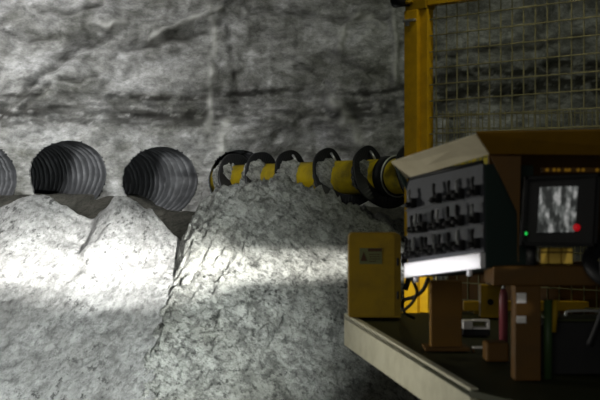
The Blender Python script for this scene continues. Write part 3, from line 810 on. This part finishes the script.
# black rounded case, right
z_ = max(deck_z(x, y) for x in (0.95, 1.5) for y in (4.95, 5.3))+0.004
cs = thing('equipment_case', (1.25, 5.12, z_), 'large black rounded case at the lower right behind the front post', 'case')
a = P(541, 0, 5.0).x
zc = P(0, 326, 5.0).z
bm = B(); rrect(bm, a+0.01, a+0.52, z_, zc, 5.14, 5.40, 0.05, n=8); from_bm('case_body', bm, BLK, cs)
bm = B(); box(bm, (a+0.07, 5.16, zc+0.001), (a+0.50, 5.38, zc+0.014), 0.005); from_bm('case_lid', bm, DECK, cs)
bm = B(); tube(bm, spline([(a+0.16, 5.27, zc+0.015), (a+0.17, 5.27, zc+0.035), (a+0.30, 5.27, zc+0.035), (a+0.31, 5.27, zc+0.015)], 5), 0.006, 8); from_bm('case_handle', bm, STL, cs, True)

# ------------------------------------------------------------------ work lamp behind the cabinet
lp = Vector((0.42, 7.6, 1.50))
wlamp = thing('work_lamp', lp-Vector((0, 0, 0.1)), 'twin work lamp behind the yellow cabinet lighting the spoil heaps', 'lamp')
tgt1 = P(118, 262, 14.7)
d1 = (tgt1-lp).normalized(); sd = d1.cross(Vector((0, 0, 1))).normalized(); upv = sd.cross(d1)
bm = B(); obox(bm, lp-d1*0.10-sd*0.07-upv*0.035, sd*0.14, upv*0.07, d1*0.05, 0.006); from_bm('lamp_housing', bm, BLK, wlamp)
bm = B(); obox(bm, lp-d1*0.049-sd*0.06-upv*0.028, sd*0.12, upv*0.056, d1*0.004, 0.001); from_bm('lamp_lens', bm, WHT, wlamp)
bm = B(); tube(bm, [lp-d1*0.08-upv*0.035, Vector((lp.x-d1.x*0.08, lp.y-d1.y*0.08, 1.16)), Vector((1.04, 7.62, 0.92))], 0.013, 10); from_bm('lamp_bracket', bm, BLK, wlamp)

def spot(name, loc, target, half, blend, W, col, sc=(1, 1), rad=0.03):
    l = bpy.data.lights.new(name, 'SPOT'); l.energy = W; l.color = col
    l.spot_size = 2*math.radians(half); l.spot_blend = blend; l.shadow_soft_size = rad
    o = bpy.data.objects.new(name, l); COL.objects.link(o); o.location = loc
    o.rotation_euler = (Vector(target)-Vector(loc)).to_track_quat('-Z', 'Y').to_euler()
    o.scale = (sc[0], sc[1], 1)
    return o
def area(name, loc, target, size, W, col, spread=PI):
    l = bpy.data.lights.new(name, 'AREA'); l.energy = W; l.color = col; l.size = size; l.spread = spread
    o = bpy.data.objects.new(name, l); COL.objects.link(o); o.location = loc
    o.rotation_euler = (Vector(target)-Vector(loc)).to_track_quat('-Z', 'Y').to_euler()
    return o
spot('lamp_beam', lp, P(150, 267, 14.6), 42, 1.0, 10500, (1, 0.97, 0.93), (1, 0.045))
spot('lamp_hot_beam', lp+Vector((0.0, 0, 0.02)), P(112, 264, 14.7), 14, 1.0, 15000, (1, 0.98, 0.95), (1, 0.35))
spot('lamp_wide_beam', lp+Vector((0.0, 0, 0.03)), P(45, 320, 14.0), 33, 1.0, 4600, (0.95, 1, 0.98), (1, 0.7), 0.06)
area('site_flood', (-6.5, 5.5, 6.5), (-5.2, 18.0, 3.3), 3.5, 400, (1.0, 1.0, 0.99), 0.85)
area('added_fill', (-1.5, -3.0, 3.0), (0.8, 6, 1.8), 3.0, 36, (1.0, 0.97, 0.86), 2.2)  # added unseen fill that lifts the dark foreground
area('site_flood_far', (3.5, 10.5, 6.5), (3.0, 20, 3.4), 1.0, 48, (0.95, 1.0, 0.75), 1.5)
area('rail_bounce_fill', (-2.6, 6.0, 1.55), (0.5, 5.6, 1.6), 0.5, 10, (1.0, 0.97, 0.88), 1.4)  # added unseen light, as bounce from the lit bank onto rail and visor
spot('lip_fill', (-1.6, 4.8, 1.2), L(0.5, 0.94, 0.02), 8, 0.8, 260, (1, 0.98, 1.0), (1, 0.17))  # added spot to brighten the lower lip, its source unseen
area('cage_fill', (1.3, 6.6, 4.6), (1.3, 7.7, 2.6), 0.3, 7, (1.0, 0.92, 0.6), 2.0)  # added light that brightens the mesh wires and post
spot('foot_fill', (0.45, 7.3, 1.7), (0.84, 8.0, 1.36), 15, 0.5, 26, (1.0, 0.95, 0.85))  # added spot imitating work lamp light on the post foot

spot('section_fill', (0.35, 4.65, 1.74), P(557, 257, 5.18), 3.4, 0.5, 7, (1, 0.95, 0.8), rad=0.01)  # added narrow spot so the yellow sections read as lit
spot('marker_fill', (0.30, 4.4, 1.6), P(521, 308, 5.0), 2.6, 0.5, 6, (1, 0.97, 0.95), rad=0.01)  # added narrow spot brightening the white reflector patches
w = bpy.data.worlds.new('night'); S.world = w; w.use_nodes = True
w.node_tree.nodes['Background'].inputs[0].default_value = (0.75, 0.85, 0.9, 1)
w.node_tree.nodes['Background'].inputs[1].default_value = 0.02

cam = bpy.data.cameras.new('camera'); co = bpy.data.objects.new('camera', cam); COL.objects.link(co)
cam.sensor_width = 36; cam.lens = 36*F/600; co.location = (0, 0, CZ); co.rotation_euler = (PI/2, 0, 0)
cam.clip_end = 200
cam.dof.use_dof = True; cam.dof.focus_distance = 15.5; cam.dof.aperture_fstop = 5.0
S.camera = co
S.view_settings.view_transform = 'Standard'; S.view_settings.look = 'None'
S.view_settings.exposure = 0; S.view_settings.gamma = 1
